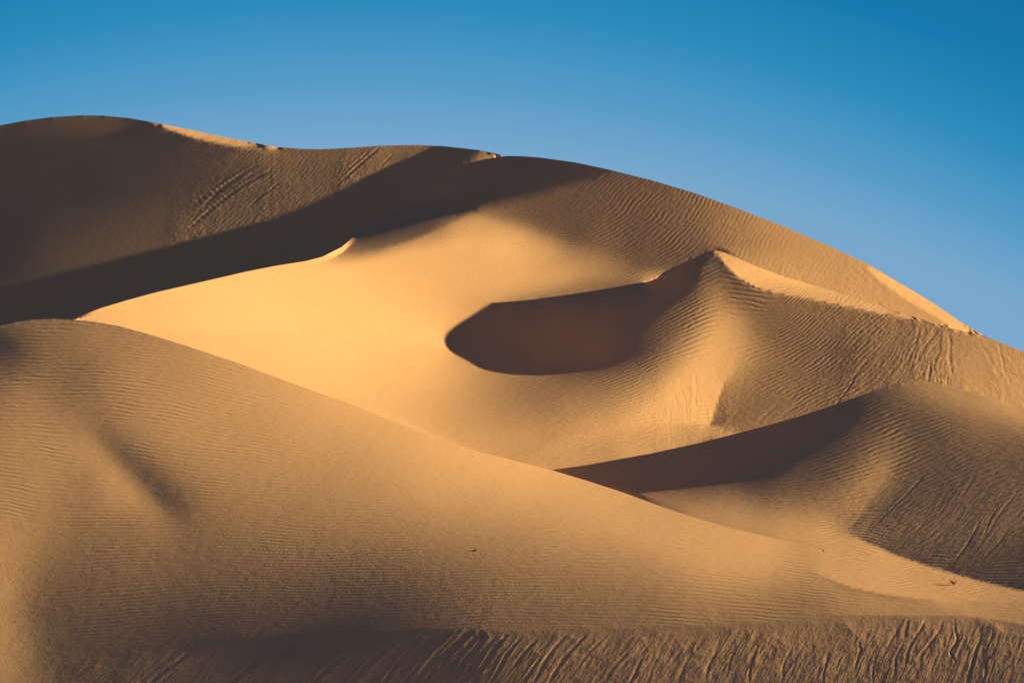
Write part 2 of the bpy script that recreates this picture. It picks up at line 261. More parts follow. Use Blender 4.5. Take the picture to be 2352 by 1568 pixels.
        diag=np.zeros_like(q); diag[gi,gj]+=wg**2; diag[gi+1,gj]+=wg**2
        s4=(app+arr)*inv*inv
        for a in (slice(0,-1),slice(1,None)):
            for b in (slice(0,-1),slice(1,None)): diag[a,b]+=s4
        diag[:-2]+=svv**2; diag[1:-1]+=4*svv**2; diag[2:]+=svv**2
        diag[:,:-2]+=shh**2; diag[:,1:-1]+=4*shh**2; diag[:,2:]+=shh**2
        for a in (slice(0,-1),slice(1,None)):
            for b in (slice(0,-1),slice(1,None)): diag[a,b]+=sx**2
        diag+=1e-12; diag[aI,aJ]+=wa**2
        x=np.zeros_like(q); rr=-g; z=rr/diag; pp=z.copy(); rz=(rr*z).sum()
        for k in range(cg):
            Ap=Amul(pp); al=rz/((pp*Ap).sum()+1e-30); x+=al*pp; rr-=al*Ap; z=rr/diag; rn=(rr*z).sum(); pp=z+rn/(rz+1e-30)*pp; rz=rn
        stepmax=0.8
        q+=stepmax*x
        if verbose: print(step,it,'shade rms %.4f'%np.sqrt(((S-T)[hasT]**2).mean()),'steep %.3f'%steep.mean(),'lo %.3f'%lo.mean(),'dq %.4f'%np.abs(x).max())
    info=dict(xs=xs,ys=ys,S=S,T=T,hasT=hasT,shd=shd,lab=lab,cell=cell,node=node,Vc=Vc)
    return q,info
def resample(q,info,step):
    xs,ys=info['xs'],info['ys']
    xn=np.arange(X0,X1+1,step)+0.37; yn=np.arange(Y0,Y1+1,step)+0.41
    fx=np.clip((xn-xs[0])/(xs[1]-xs[0]),0,len(xs)-1.001); fy=np.clip((yn-ys[0])/(ys[1]-ys[0]),0,len(ys)-1.001)
    ix=fx.astype(int); iy=fy.astype(int); ax=fx-ix; ay=(fy-iy)[:,None]
    # label aware bilinear
    XX,YY=np.meshgrid(xs,ys); Xn,Yn=np.meshgrid(xn,yn)
    L0=target(XX,YY)[2]; L1=target(Xn,Yn)[2]; L0=np.where(L0==3,2,L0); L1=np.where(L1==3,2,L1)
    # B and C share a surface on the left of the peak but not along the ridge
    L0=np.where((L0==2)&(XX>1480)&(YY>yof(CC,XX)),3,L0); L1=np.where((L1==2)&(Xn>1480)&(Yn>yof(CC,Xn)),3,L1)
    out=np.zeros(Xn.shape); W=np.zeros(Xn.shape)+1e-12; out0=np.zeros(Xn.shape)
    for di in (0,1):
        for dj in (0,1):
            w=(ay if di else 1-ay)*(ax if dj else 1-ax)
            Q=q[iy+di][:,ix+dj]; ww=w*(L0[iy+di][:,ix+dj]==L1)
            out+=ww*Q; W+=ww; out0+=w*Q
    r=np.where(W>1e-6,out/W,out0)
    return r
# ---------------------------------------------------------------- from the survey to one height field in plan
FLOOR=-24.0
def layer_fields(q,info):
    """each dune's own log-distance field, carried a little past its visible outline so it can be read anywhere"""
    xs,ys=info['xs'],info['ys']; XX,YY=np.meshgrid(xs,ys)
    lab=target(XX,YY)[2]
    sky=YY<yof(SKY,XX)
    E=(XX<1890)&(YY>yof(EE,XX)); D=(~E)&(XX>1262)&(YY>yof(DD,XX)); A=(~E)&(XX<1165)&(YY<yof(AB,XX))
    R=~(E|D|A)&~sky
    C=R&((XX<1480)|(YY>yof(CC,XX))); B=R&((XX<1480)|(YY<yof(CC,XX)))
    M={'E':(E|(D&(XX>1890))),'D':(D|(E&(XX>1890))),'A':A&~sky,'B':B,'C':C}
    out={}
    ny,nx=q.shape; h=ys[1]-ys[0]
    for k,m in M.items():
        f=np.where(m,q,np.nan)
        # fill columns upward and downward with a limited linear run
        for rev in (False,True):
            ff=f if not rev else f[::-1]
            known=np.isfinite(ff)
            last=ff.copy(); 
            for i in range(1,ny):
                need=~np.isfinite(ff[i])&np.isfinite(ff[i-1])
                i2=max(i-3,0); g=(ff[i-1]-ff[i2])/(i-1-i2) if i-1>i2 else 0*ff[i-1]
                lim=(0.0,0.035) if not rev else (-0.02,0.0)
                g=np.where(np.isfinite(g),g,0); g=np.clip(g,*( (-0.02,0.0) if not rev else (0.0,0.035)))
                ff[i]=np.where(need,ff[i-1]+g,ff[i])
            f=ff if not rev else ff[::-1]
        # columns with nothing: nearest column
        good=np.isfinite(f).all(0); idx=np.where(good)[0]
        if len(idx):
            near=idx[np.abs(np.arange(nx)[:,None]-idx[None,:]).argmin(1)]
            f=np.where(np.isfinite(f),f,f[:,near])
        out[k]=f
    return out
def bil(F,info,x,y):
    xs,ys=info['xs'],info['ys']; h=xs[1]-xs[0]
    fx=np.clip((x-xs[0])/h,0,len(xs)-1.001); fy=np.clip((y-ys[0])/h,0,len(ys)-1.001)
    ix=fx.astype(int); iy=fy.astype(int); ax=fx-ix; ay=fy-iy
    return (F[iy,ix]*(1-ax)+F[iy,ix+1]*ax)*(1-ay)+(F[iy+1,ix]*(1-ax)+F[iy+1,ix+1]*ax)*ay
def hermite(t,L,z1,s1,z2,s2):
    return (2*t**3-3*t**2+1)*z1+(t**3-2*t**2+t)*L*s1+(-2*t**3+3*t**2)*z2+(t**3-t**2)*L*s2
BACK={'E':-0.30,'D':-0.30,'C':-0.60,'B':-0.45,'A':-0.45}
OBJ_ID={'E':4,'D':3,'C':2,'B':1,'A':0}
QA,QZ=math.log(62.0),math.log(900.0)
RK=(60,150,330,110,270,50,220,270,70)          # rows between the knots: near, brink, E crest, D crest, C crease, C crest, B crest, A crest, far
def fA(x): return min(1,max(0.05,max(330-x,x-740)/60),max(0.03,(1110-x)/60))
def je_(x): return 1266.0+(x-1890)*0.14
def knots(x,F,info):
    f=lambda k,y: float(bil(F[k],info,np.array([x]),np.array([y]))[0])
    e=float(yof(EE,x)); d=float(yof(DD,x)); c=float(yof(CC,x)); a=float(yof(AB,x)); s=float(yof(SKY,x)); b=float(brink(np.float64(x))); cr=float(yof(CREASE[1],x))
    def fc(k,y,h=16.0):
        q1=f(k,y+h); q2=f(k,y+2*h); return q1+min(max(q1-q2,0.0),0.05)
    k0=f('E',Y1-1); kb=f('E',b); kE=fc('E',e,16.0*min(1,max(0.03,(1890-x)/350))) if x<1890 else f('E',je_(x))
    kD=fc('D',d) if x>=1262 else kE+f2['dD']
    if x<1480: kC=f('C',min(max(651.0,a+30),e-8))
    else: kC=fc('C',c,max(0.5,min(12.0,0.35*(cr-c))) if 1650<x else 12.0) if x<2260 else fc('C',s,12.0)
    if 1660<=x<=2235: kCc=f('C',cr)
    else: kCc=kC-(f2['c0'] if x<1660 else f2['c1'])
    kCc=min(kCc,kC-0.006)
    if x<1165: kB=fc('B',a)
    elif x<2260: kB=fc('B',s,14.0*min(1,max((c-s)/60,0.05)))
    else: kB=kC+f2['dB']
    kA=fc('A',s,14.0*fA(x)) if x<1165 else f2['kA']
    K=[QA,k0,kb,kE,kD,kCc,kC,kB,kA,QZ]
    for i in range(1,len(K)): K[i]=max(K[i],K[i-1]+0.004)
    return K
f2={}
def init_knots(F,info):
    g=lambda k,x,y: float(bil(F[k],info,np.array([float(x)]),np.array([float(y)]))[0])
    f2['dD']=g('D',1263,1079)-g('E',1263,1079.5); f2['dB']=g('B',2259,770)-g('C',2261,771.5); f2['kA']=g('A',1160,357); f2['c0']=g('C',1660,579)-g('C',1660,yof(CREASE[1],1660.)); f2['c1']=g('C',2235,yof(CC,2235.))-g('C',2235,yof(CREASE[1],2235.))
def all_knots(xs_,F,info):
    K=np.array([knots(float(x),F,info) for x in xs_])
    w=np.exp(-0.5*(np.arange(-14,15)/5.0)**2); w/=w.sum()
    for i in range(1,K.shape[1]-1): K[:,i]=np.convolve(np.pad(K[:,i],14,mode='edge'),w,'valid')
    return K
def profile(x,F,info,K):
    """plan profile of one column: node positions, heights, owner ids and picture row of each node"""
    e=float(yof(EE,x)); d=float(yof(DD,x)); c=float(yof(CC,x)); a=float(yof(AB,x)); s=float(yof(SKY,x))
    segs=[]
    if x<1890: segs.append(('E',Y1,e)); low=e
    else: segs.append(('E',Y1,je_(x))); segs.append(('D',je_(x),d)); low=d
    if 1262<x<1890: segs.append(('D',low,d)); low=d
    if x<=1262: segs.append(('wD',K[4],e+(1262-x)*0.12+0.2))
    if x<1165:
        if a<low-0.5: segs.append(('B',low,a)); low=a
        else: segs.append(('wB',K[7],max(a,low+0.3)))
        segs.append(('A',low,s))
    elif x<1480: segs.append(('C',low,651.0)); segs.append(('B',651.0,s)); low=s
    elif x<2260:
        segs.append(('C',low,c)); segs.append(('B',c,s) if c-s>6 else ('wB',K[7],s)); low=s
    else: segs.append(('C',low,s)); segs.append(('wB',K[7],s+(x-2260)*0.25+0.2)); low=s
    if x>=1165: segs.append(('wA',K[8],s+(x-1165)*0.12+0.2))
    Q=[];Z=[];O=[]; vm=-9.0
    last=None
    for n,(k,yb,yt) in enumerate(segs):
        if k[0]=='w':
            k=k[1]; qq=np.array([yb]); yy=np.array([yt])
            if qq[0]<=last[0]+0.002: continue
        else:
            m=max(3,int(abs(yb-yt)/2.0)+2)
            yy=np.linspace(yb,yt,m); qq=bil(F[k],info,np.full(m,x),yy); qq=np.maximum.accumulate(qq)+np.arange(m)*1e-8
            if n>0 and abs(yb-yt)>60 and not ((k=='D' and x>=1890) or (k=='B' and 1165<=x<1620)):
                a1=np.interp(yb-10,yy[::-1],qq[::-1]); a2=np.interp(yb-30,yy[::-1],qq[::-1]); g_=min(max((a2-a1)/20,0.0002),0.0015); lo_=yy>yb-10
                qq=np.where(lo_,a1-g_*(yy-(yb-10)),qq)
            kq=None
            if k=='E' and x<1890: kq=K[3]
            elif k=='D': kq=K[4]
            elif k=='C' and x>=1480: kq=K[6]
            elif k=='B': kq=K[7]
            elif k=='A': kq=K[8]
            if kq is not None and m>3:
                drop=16.0*min(1,max(0.03,(1890-x)/350)) if k=='E' else 12.0
                if k=='A': drop*=fA(x)
                if k=='C' and 1650<x<2300: drop=max(0.5,min(drop,0.35*(float(yof(CREASE[1],x))-c)))
                if k=='B': drop*=min(1,max(0.05,(2040-x)/60))
                kp=(qq<kq-2e-4)&(yy>yt+min(drop,0.4*abs(yb-yt))); kp[0]=True; qq=np.append(qq[kp],max(kq,qq[kp][-1]+1e-5)); yy=np.append(yy[kp],yt)
        zz=-(yy-HY)*PX*np.exp(qq)
        own=np.full(len(qq),OBJ_ID[k])
        if k in 'BC' and x>=1000 and x<1480: own=np.where(yy>np.interp(x,[1000,1010,1030,1070,1180,1300,1480],[770,757,730,712,697,681,651]),2,1)
        if k in 'DE' and x>=1890: own=np.where(yy>np.interp(x,[1890,1900,1960,2050,2150,2250,2352,2800],[1268,1325,1348,1366,1374,1377,1379,1380]),4,3)
        if last is not None:
            q1,z1,k1,own1=last
            joined=((k1,k)==('E','D') and x>=1890) or ((k1,k)==('C','B') and x<1480)
            if qq[0]<=q1+1e-4:
                keep=qq>q1+1e-4
                if keep.sum()<1: continue
                qq,zz,own=qq[keep],zz[keep],own[keep]
            if not joined and len(Q):
                D1,D2=math.exp(q1),math.exp(qq[0]); L=D2-D1
                mm=max(4,int((qq[0]-q1)/0.002)); t=np.linspace(0,1,mm+2)[1:-1]
                if len(qq)>2: j=min(14,len(qq)-1); s2=(zz[j]-zz[0])/(math.exp(qq[j])-D2+1e-9); s2=min(max(s2,0.1),0.6)
                else: s2=0.2
                zh=hermite(t,L,z1,BACK[k1]*min(1,L/12.0)+(z1/D1)*(1-min(1,L/12.0)),zz[0],s2)
                zh=np.minimum(zh,vm*(D1+t*L)-1e-3*L*t*(1-t)); zh=np.maximum(zh,FLOOR-2)
                Q.append(np.log(D1+t*L)); Z.append(zh); O.append(np.where(t<0.5,own1,own[0]))
        Q.append(qq);Z.append(zz);O.append(own)
        last=(qq[-1],zz[-1],k,own[-1]); vm=max(vm,float((zz/np.exp(qq))[-1]))
    Q=np.concatenate(Q);Z=np.concatenate(Z);O=np.concatenate(O)
    q=np.concatenate([np.linspace(K[i],K[i+1],RK[i],endpoint=False) for i in range(len(RK))]+[[K[-1]]])
    z=np.interp(q,Q,Z); o=O[np.clip(np.searchsorted(Q,q),0,len(O)-1)]
    D=np.exp(q)
    nr=q<Q[0]; D0=math.exp(Q[0]); z=np.where(nr,FLOOR+(Z[0]-FLOOR)*np.exp(-(D0-D)/D0*3.0),z)
    fr=q>Q[-1]; D9=math.exp(Q[-1]); z9=Z[-1]; tt=np.maximum(D-D9,0); Hh=max(z9-FLOOR,1.0)
    z=np.where(fr,FLOOR+Hh*np.exp(BACK['A']*tt/Hh),z)
    return q,z,o,HY-z/D/PX
# ---------------------------------------------------------------- wind ripples and slide streaks: direction (degrees, + = rising to the right), spacing, strength
RIP={'E':"""0,800,10,8,0.6 100,790,5,8,0.6 250,790,-8,7,0.5 0,900,6,8,1 100,900,2,8.5,1 200,880,-2,8.5,1 300,850,-10,8,0.7 420,850,-20,7,0.4 100,1000,-4,8.5,1 0,1000,-2,8.5,1 0,1100,-14,8.5,1 60,1150,-22,8.5,0.9 130,1100,-10,8.5,0.8 200,1100,0,8,1 250,1150,0,8,1 300,900,-12,8.5,1 400,950,-15,8.5,0.9 500,1000,-14,8.5,0.8 500,900,-20,8,0.6 600,960,-18,7.5,0.5 700,950,-22,6,0.2 330,1010,-12,8.5,0.8 480,1120,-8,8,0.8 560,1090,-12,8,0.8 650,1050,-15,8,0.6 800,1050,-14,7,0.4 900,1000,-20,6,0.15 1000,1050,-18,6,0.1 1200,1100,-20,6,0.1 250,1060,-10,8,0.0 300,1090,-12,8,0.0 360,1150,-12,8,0.0 430,1190,-8,8,0.1 200,1000,-6,8,0.0 230,1040,-8,8,0.0 200,1200,0,8,1 300,1200,2,8,1 380,1210,2,8,0.8 260,1300,5,7.5,0.9 350,1300,4,7.5,0.6 300,1380,10,8,1 200,1400,8,8,0.8 450,1300,4,7.5,0.4 500,1200,0,7.5,0.3 100,1200,0,8,0.0 90,1250,0,8,0.0 60,1300,0,8,0.0 20,1300,0,8,0.0 20,1450,0,8,0.0 90,1450,0,8,0.0 130,1380,5,8,0.5 400,1450,18,8,0.9 480,1460,18,8,0.8 350,1450,15,8,0.6 600,1400,10,7,0.4 700,1250,-4,7.5,0.6 700,1150,-8,8,0.7 850,1200,-7,7,0.8 900,1130,-10,7,0.5 1000,1200,-7,7,0.5 1100,1150,-12,6,0.2 800,1300,0,7,0.6 900,1250,-4,7,0.8 650,1330,2,7,0.5 750,1400,12,7,0.3 850,1380,8,7,0.4 900,1430,14,9,0.8 1000,1430,14,9,0.9 1080,1420,14,9,0.8 1000,1350,8,8,0.5 1100,1300,2,8,0.5 1150,1250,8,10,0.5 1200,1200,0,8,0.3 1250,1250,10,12,0.7 1350,1180,-8,7,0.15 1200,1350,6,9,0.7 1300,1380,0,8,0.6 1400,1400,0,8,0.8 1450,1350,0,8,0.5 1400,1280,4,11,0.6 1500,1300,-4,9,0.4 1550,1400,-2,8.5,0.9 1600,1250,-12,8,0.3 1650,1350,-4,8.5,0.7 1700,1400,-2,8.5,1 1800,1400,0,8.5,0.8 1750,1330,-8,8,0.4 1850,1370,-3,7,0.6 2000,1395,0,7,0.5 2200,1400,-1,6,0.4 2352,1410,-8,7,0.5 1700,1260,-14,7,0.1 1950,1310,-12,7,0.05 2200,1350,-8,7,0.1""",
'D':"""1480,1060,12,8,0.0 1600,1060,14,8,0.0 1750,1050,16,9,0.1 1850,1000,22,9,0.1 1950,950,28,9,0.2 2050,900,5,9,0.4 2100,900,-5,8,0.5 2200,910,-8,7,0.5 2300,940,-10,7,0.5 2352,960,-6,8,0.6 2000,990,26,11,0.6 2050,980,22,11,0.9 2100,960,10,11,0.8 2150,980,10,10,0.7 2200,970,0,9,0.7 2300,980,-2,9,0.6 1950,1050,27,11,0.9 1900,1090,26,11,0.9 2000,1050,26,11,1 2050,1040,25,11,1 2100,1010,25,11,0.9 2150,1010,30,11,0.9 2180,1030,34,11,0.6 1850,1130,14,10,0.7 1950,1120,18,11,1 1780,1130,12,9,0.4 1900,1180,2,10,0.8 1850,1190,-2,9,0.4 1980,1100,22,11,0.9 2020,1080,20,11,0.3 2020,1130,15,10,0.1 1960,1190,-6,8,0.6 1700,1150,8,8,0.3 1800,1220,-14,8,0.1 2000,1250,-30,8,0.3 2150,1300,-25,8,0.6 2300,1345,-22,8,0.5 2150,1080,45,11,0.4 2200,1060,42,11,0.6 2270,1100,45,11,0.5 2100,1150,50,11,0.3 2120,1230,55,11,0.6 2250,1180,52,11,0.0 2200,1230,52,11,0.0 2330,1050,40,10,0.3""",
'C':"""1100,750,10,9,0.0 1300,750,14,9,0.0 1400,750,18,9,0.0 1500,750,24,10,0.4 1480,800,22,9,0.7 1400,850,20,8,0.5 1350,870,16,7,0.4 1300,900,12,7,0.2 1450,850,24,9,0.8 1500,830,26,10,0.8 1540,790,28,12,1 1560,740,22,12,1 1600,700,24,12,1 1600,750,22,12,1 1650,700,0,12,0.8 1650,740,6,11,0.8 1680,760,0,10,0.3 1620,780,10,12,0.5 1640,820,5,12,0.0 1600,860,0,12,0.0 1560,870,20,10,0.0 1600,640,36,12,0.7 1560,680,28,12,0.5 1640,620,30,12,0.4 1680,640,-30,12,0.8 1700,670,-32,12,1 1740,690,-40,12,1 1690,700,-20,12,0.8 1780,720,-60,12,0.1 1720,740,20,11,0.6 1740,790,30,10,0.8 1800,760,38,11,1 1850,740,45,12,1 1900,740,48,13,1 1950,740,44,13,1 1950,790,42,13,1 1900,800,38,12,1 1850,820,34,11,1 1800,840,32,10,1 1820,880,32,10,1 1880,870,36,11,1 1930,850,40,12,1 1750,850,30,9,0.5 1850,930,36,10,0.9 1780,930,36,10,0.2 1700,900,40,9,0.0 1980,760,30,13,1 1990,800,40,13,0.7 2020,830,50,12,0.2 1880,700,45,12,0.1 1960,718,30,12,0.1 2060,740,40,12,0.1 2100,850,70,12,0.5 2130,880,-60,11,0.7 2250,850,60,12,0.0 2340,870,60,12,0.0 2050,900,60,12,0.3 1400,1020,12,12,0.3 1550,1010,10,12,0.4""",
'B':"""1200,420,40,8,0.1 1300,380,45,8,0.4 1330,400,45,8,0.4 1300,450,30,8,0.2 1400,430,42,10,0.6 1380,500,35,10,0.5 1450,480,45,12,0.9 1500,510,45,13,1 1450,540,32,12,1 1400,540,28,10,0.8 1540,500,48,13,0.8 1560,550,40,13,1 1520,570,36,12,0.9 1600,560,52,12,0.7 1480,590,20,9,0.5 1550,600,24,9,0.6 1600,590,45,10,0.5 1400,590,0,7,0.4 1300,560,-15,7,0.5 1200,520,-5,7,0.4 1150,510,0,7,0.5 1080,520,10,7,0.4 1550,470,50,12,0.5 1600,460,60,12,0.8 1650,490,60,12,0.8 1650,530,60,12,0.3 1700,520,60,13,0.5 1750,560,65,13,0.4 1800,600,60,13,0.35 1900,640,60,13,0.3 1950,620,45,14,0.2 2050,690,50,14,0.15 1850,560,50,14,0.2 700,700,-40,14,0.03 400,740,-40,14,0.03 900,780,-40,14,0.03 1100,640,-10,10,0.05 1350,640,-4,8,0.1""",
'A':"""630,400,46,9,0.4 560,440,46,9,0.5 500,480,46,9,0.4 700,390,46,9,0.5 650,440,46,9,0.6 600,450,40,10,0.6 540,500,35,11,0.7 750,370,50,8,0.3 200,400,30,9,0.0 400,400,40,9,0.1 400,500,42,9,0.1 900,350,50,9,0.1 200,560,12,9,0.1 1000,450,30,9,0.0"""}
STK={'E':"""240,1500,40,16,0.5 300,1520,42,16,0.7 420,1540,45,16,0.7 450,1500,42,14,0.6 600,1500,48,16,0.6 700,1540,42,14,0.6 850,1500,45,12,0.5 1000,1480,50,22,0.9 1050,1470,52,24,1 1060,1540,50,22,1 1150,1500,50,20,1 1150,1470,55,18,0.9 1250,1500,52,22,1 1300,1470,54,22,0.8 1400,1500,52,26,0.8 1450,1540,58,26,0.8 1600,1500,62,26,0.9 1600,1450,60,24,0.3 1700,1530,64,26,0.9 1800,1500,66,26,0.9 1900,1440,80,26,0.3 1900,1530,68,26,1 2000,1480,66,26,0.9 2050,1430,88,24,0.5 2100,1540,70,26,1 2200,1480,66,24,1 2180,1430,85,22,0.9 2300,1480,68,24,1 2330,1540,66,24,1""",
'D':"""1990,1200,55,16,0.5 2040,1180,55,16,0.5 2100,1150,52,18,0.4 2100,1230,55,18,0.5 2200,1150,54,20,0.5 2250,1230,55,22,0.8 2200,1280,55,20,0.6 2300,1150,52,18,0.8 2300,1080,45,16,0.4 2340,1200,52,20,0.5 2352,1280,50,20,0.2 2180,1070,45,14,0.3 2050,960,30,14,0.0 1900,1050,30,14,0.0 1950,1270,0,20,0.0 2250,980,10,14,0.0 2200,940,0,20,0.0 2100,1330,0,20,0.0""",
'C':"""1520,960,80,12,0.5 1560,960,-84,12,0.9 1590,900,-80,14,0.5 1600,960,-88,14,0.8 1630,960,80,14,0.5 1620,860,-84,14,0.2 1700,930,50,20,0.2 1700,970,45,16,0.4 1780,960,45,16,0.4 1850,950,42,16,0.3 1960,860,55,22,0.9 1990,830,48,22,0.7 1960,920,55,18,0.8 2020,850,55,14,0.9 2050,800,50,16,0.9 2000,900,60,14,0.8 2080,850,62,18,0.9 2100,780,60,22,0.9 2130,780,70,24,0.8 2170,800,90,26,0.9 2160,850,-88,26,0.7 2200,800,88,24,0.4 2250,850,-70,24,0.1 2300,850,-60,24,0.5 2340,900,-65,22,0.5 1900,820,50,18,0.2 1800,800,45,18,0.0 1600,750,60,14,0.0 1400,900,60,14,0.0 1300,1000,15,14,0.3 1500,1010,15,14,0.7 1650,1000,10,14,0.5 1200,980,40,14,0.0""",
'B':"""1350,400,45,14,0.4 1500,470,45,18,0.4 1650,500,60,20,0.4 1800,560,66,20,0.3 1850,620,-60,18,0.4 1950,680,-50,18,0.4 2000,680,-42,18,0.4 1750,580,60,18,0.3 1200,400,40,14,0.1 400,740,-38,30,0.05 700,620,-34,30,0.06 800,680,-34,26,0.06 1100,600,10,20,0.04 900,900,-30,30,0.02""",
'A':"""600,380,48,16,0.4 500,460,50,18,1 560,430,50,18,1 450,530,50,18,0.8 600,460,46,16,0.8 650,420,50,18,0.8 750,370,50,16,0.4 800,400,50,20,0.9 850,350,55,22,0.8 900,350,62,22,0.5 700,400,50,16,0.4 400,400,42,18,0.2 200,400,30,18,0.03 100,600,10,18,0.05 300,540,15,18,0.15 1000,350,50,20,0.2 1100,345,50,20,0.2 350,470,38,18,0.1"""}
def prs(t): return np.array([float(v) for v in t.replace(',',' ').split()]).reshape(-1,5)
def wave_field(tab,xs,ys,valid,iters=260,steep=False):
    """integrate the surveyed direction and spacing into one phase that the sand carries (least squares, conjugate gradient)"""
    P=prs(tab); XX,YY=np.meshgrid(xs,ys); h=xs[1]-xs[0]
    a=np.radians(P[:,2]); c2,s2=np.cos(2*a),np.sin(2*a)
    num=np.zeros((4,)+XX.shape); den=np.zeros(XX.shape)
    for k in range(len(P)):
        d2=(XX-P[k,0])**2+(YY-P[k,1])**2; w=1/(d2+300.)**1.6
        num[0]+=w*c2[k]; num[1]+=w*s2[k]; num[2]+=w/P[k,3]; num[3]+=w*P[k,4]; den+=w
    num[3]/=(den+1/(110.**2)**1.6); num[:3]/=den
    th=0.5*np.arctan2(num[1],num[0]); lam=1/num[2]; amp=num[3]
    # choose a consistent sense of the normal: mostly upwards, or leftwards for the near vertical ones
    nx_,ny_=-np.sin(th),-np.cos(th)    # survey y runs down; normal to a line rising to the right
    gx,gy=nx_/lam,ny_/lam
    # keep the sense continuous with a reference pointing up-left
    if steep:
        th=np.where(th<0,th+np.pi,th); gx,gy=-np.sin(th)/lam,-np.cos(th)/lam
    flip=np.zeros(gx.shape,bool) if steep else (gx*(-0.45)+gy*(-0.9))<0; gx=np.where(flip,-gx,gx); gy=np.where(flip,-gy,gy)
    W=0.02+amp; W=W*np.where(valid,1,0.02)
    wx=np.minimum(W[:,1:],W[:,:-1]); wy=np.minimum(W[1:],W[:-1])
    bx=(gx[:,1:]+gx[:,:-1])/2*h; by=(gy[1:]+gy[:-1])/2*h
    def DT(ax,ay):
        o=np.zeros_like(XX); o[:,1:]+=ax; o[:,:-1]-=ax; o[1:]+=ay; o[:-1]-=ay; return o
    x=np.zeros_like(XX); r=DT(wx*bx,wy*by); dg=np.zeros_like(XX)
    x=-(YY-YY.mean())/8.0*0.9
    dg[:,1:]+=wx; dg[:,:-1]+=wx; dg[1:]+=wy; dg[:-1]+=wy; dg+=1e-9
    r=r-DT(wx*np.diff(x,axis=1),wy*np.diff(x,axis=0)); z=r/dg; p=z.copy(); rz=(r*z).sum()
    for k in range(iters):
        Ap=DT(wx*np.diff(p,axis=1),wy*np.diff(p,axis=0)); al=rz/((p*Ap).sum()+1e-30); x+=al*p; r-=al*Ap; z=r/dg; rn=(r*z).sum(); p=z+rn/(rz+1e-30)*p; rz=rn
    return x,amp
GROOVES="""E|.10|4|1035,1450 1010,1480 960,1530 915,1575;E|.16|9|1075,1450 1050,1480 1025,1505 1010,1518;E|.07|4|1010,1518 985,1550 960,1580;E|.12|7|1100,1450 1110,1462 1095,1490 1070,1515 1040,1560
E|.14|6|1160,1460 1140,1485 1125,1508 1100,1540 1080,1575;E|.09|5|1195,1462 1165,1505 1135,1550 1115,1580;E|.13|6|1230,1470 1205,1500 1180,1530;E|.08|4|1250,1500 1215,1545 1190,1580;E|.08|5|1290,1465 1255,1515 1225,1560 1210,1585
E|.09|6|1345,1452 1310,1495 1270,1545 1245,1585;E|.05|4|1395,1452 1360,1490 1320,1540 1290,1580;E|.07|5|1440,1500 1410,1530 1375,1575;E|.10|5|1480,1505 1450,1555 1430,1590;E|.05|4|1530,1480 1500,1530 1480,1580;E|.07|5|1590,1500 1560,1550 1545,1585
E|.08|5|1650,1490 1630,1525 1610,1570;E|.06|4|1700,1470 1680,1510 1665,1560;E|.09|5|1740,1490 1722,1530 1715,1575;E|.05|4|1820,1480 1800,1530 1790,1580;E|.09|4|1972,1470 1978,1490 1960,1545;E|.07|4|1905,1500 1890,1545 1885,1580;E|.06|5|2060,1440 2040,1480 2020,1520
E|.10|6|2085,1422 2076,1450 2074,1475;E|.08|4|2074,1475 2060,1510 2048,1560;E|.09|5|2125,1424 2100,1460 2085,1500 2075,1545;E|.08|5|2165,1425 2145,1460 2120,1500 2110,1540;E|.09|4|2192,1425 2192,1450 2196,1470 2185,1495 2200,1535;E|.10|6|2250,1470 2240,1505 2225,1540 2215,1580
E|.07|4|2275,1500 2262,1540 2250,1580;E|.06|4|2015,1500 2005,1530 2000,1575;E|.05|4|1850,1470 1835,1500 1822,1530;E|.05|6|800,1500 740,1545 690,1590;E|.06|7|640,1490 560,1540 500,1590;E|.05|6|430,1505 360,1550 320,1590;E|.06|6|900,1480 830,1540 780,1590;E|.05|5|960,1475 900,1540 860,1590
A|.5|5|620,392 560,425 500,470 450,510 410,545;A|.4|4|590,380 540,410 470,455 430,490;A|.35|4|640,420 600,450 570,480;A|.5|5|870,340 835,370 790,408 770,425;A|.35|4|845,350 800,390 770,415;A|.25|4|900,355 870,385;A|.3|6|560,400 500,440 460,480;A|.25|5|520,410 460,455 420,490
D|.12|4|2130,1085 2060,1155 2010,1205 1975,1240;D|.12|5|2250,1200 2220,1250 2190,1290;D|.12|5|2290,1165 2260,1225 2230,1270;D|.10|6|2340,1120 2290,1190 2240,1265 2215,1300;D|.08|6|2240,1090 2200,1150;D|.10|4|2352,1165 2335,1185;D|.07|5|2320,1210 2270,1270 2250,1300
C|.25|4|1958,870 1940,900 1925,925 1915,945;C|.15|5|2010,810 1960,870;C|.25|7|2150,755 2125,790 2110,830;C|.22|6|2178,768 2182,820 2190,870;C|.18|5|2115,745 2100,790 2075,850 2055,875;C|.2|5|2140,840 2125,890;C|.15|5|2290,790 2310,850 2330,900;C|.12|6|2250,790 2290,850 2320,890
C|.14|4|1560,890 1575,930 1578,975;C|.14|4|1535,935 1545,972;C|.14|4|1600,860 1595,915 1605,972;C|.10|4|1545,900 1560,960;C|.10|5|1700,940 1670,975;C|.10|6|1780,930 1730,985;C|.10|6|1830,930 1790,960
B|.25|5|1045,376 1015,395 975,423;B|.2|5|1330,378 1305,400 1290,415;B|.2|4|1385,392 1360,412"""
BUMPS="""C|.20|5|1585,880 1590,930 1590,975;C|.2|5|1632,940 1630,975;C|.18|6|1540,968 1560,978 1600,979 1630,977;E|.06|8|1046,1450 1000,1492 975,1515;E|.05|9|1910,1425 1900,1455;E|.06|8|2110,1425 2100,1450;E|.05|8|2150,1428 2140,1455;E|.09|2.5|1145,1466 1170,1466
C|.2|7|2165,765 2160,810 2150,870;B|.5|7|1048,377 1062,375"""
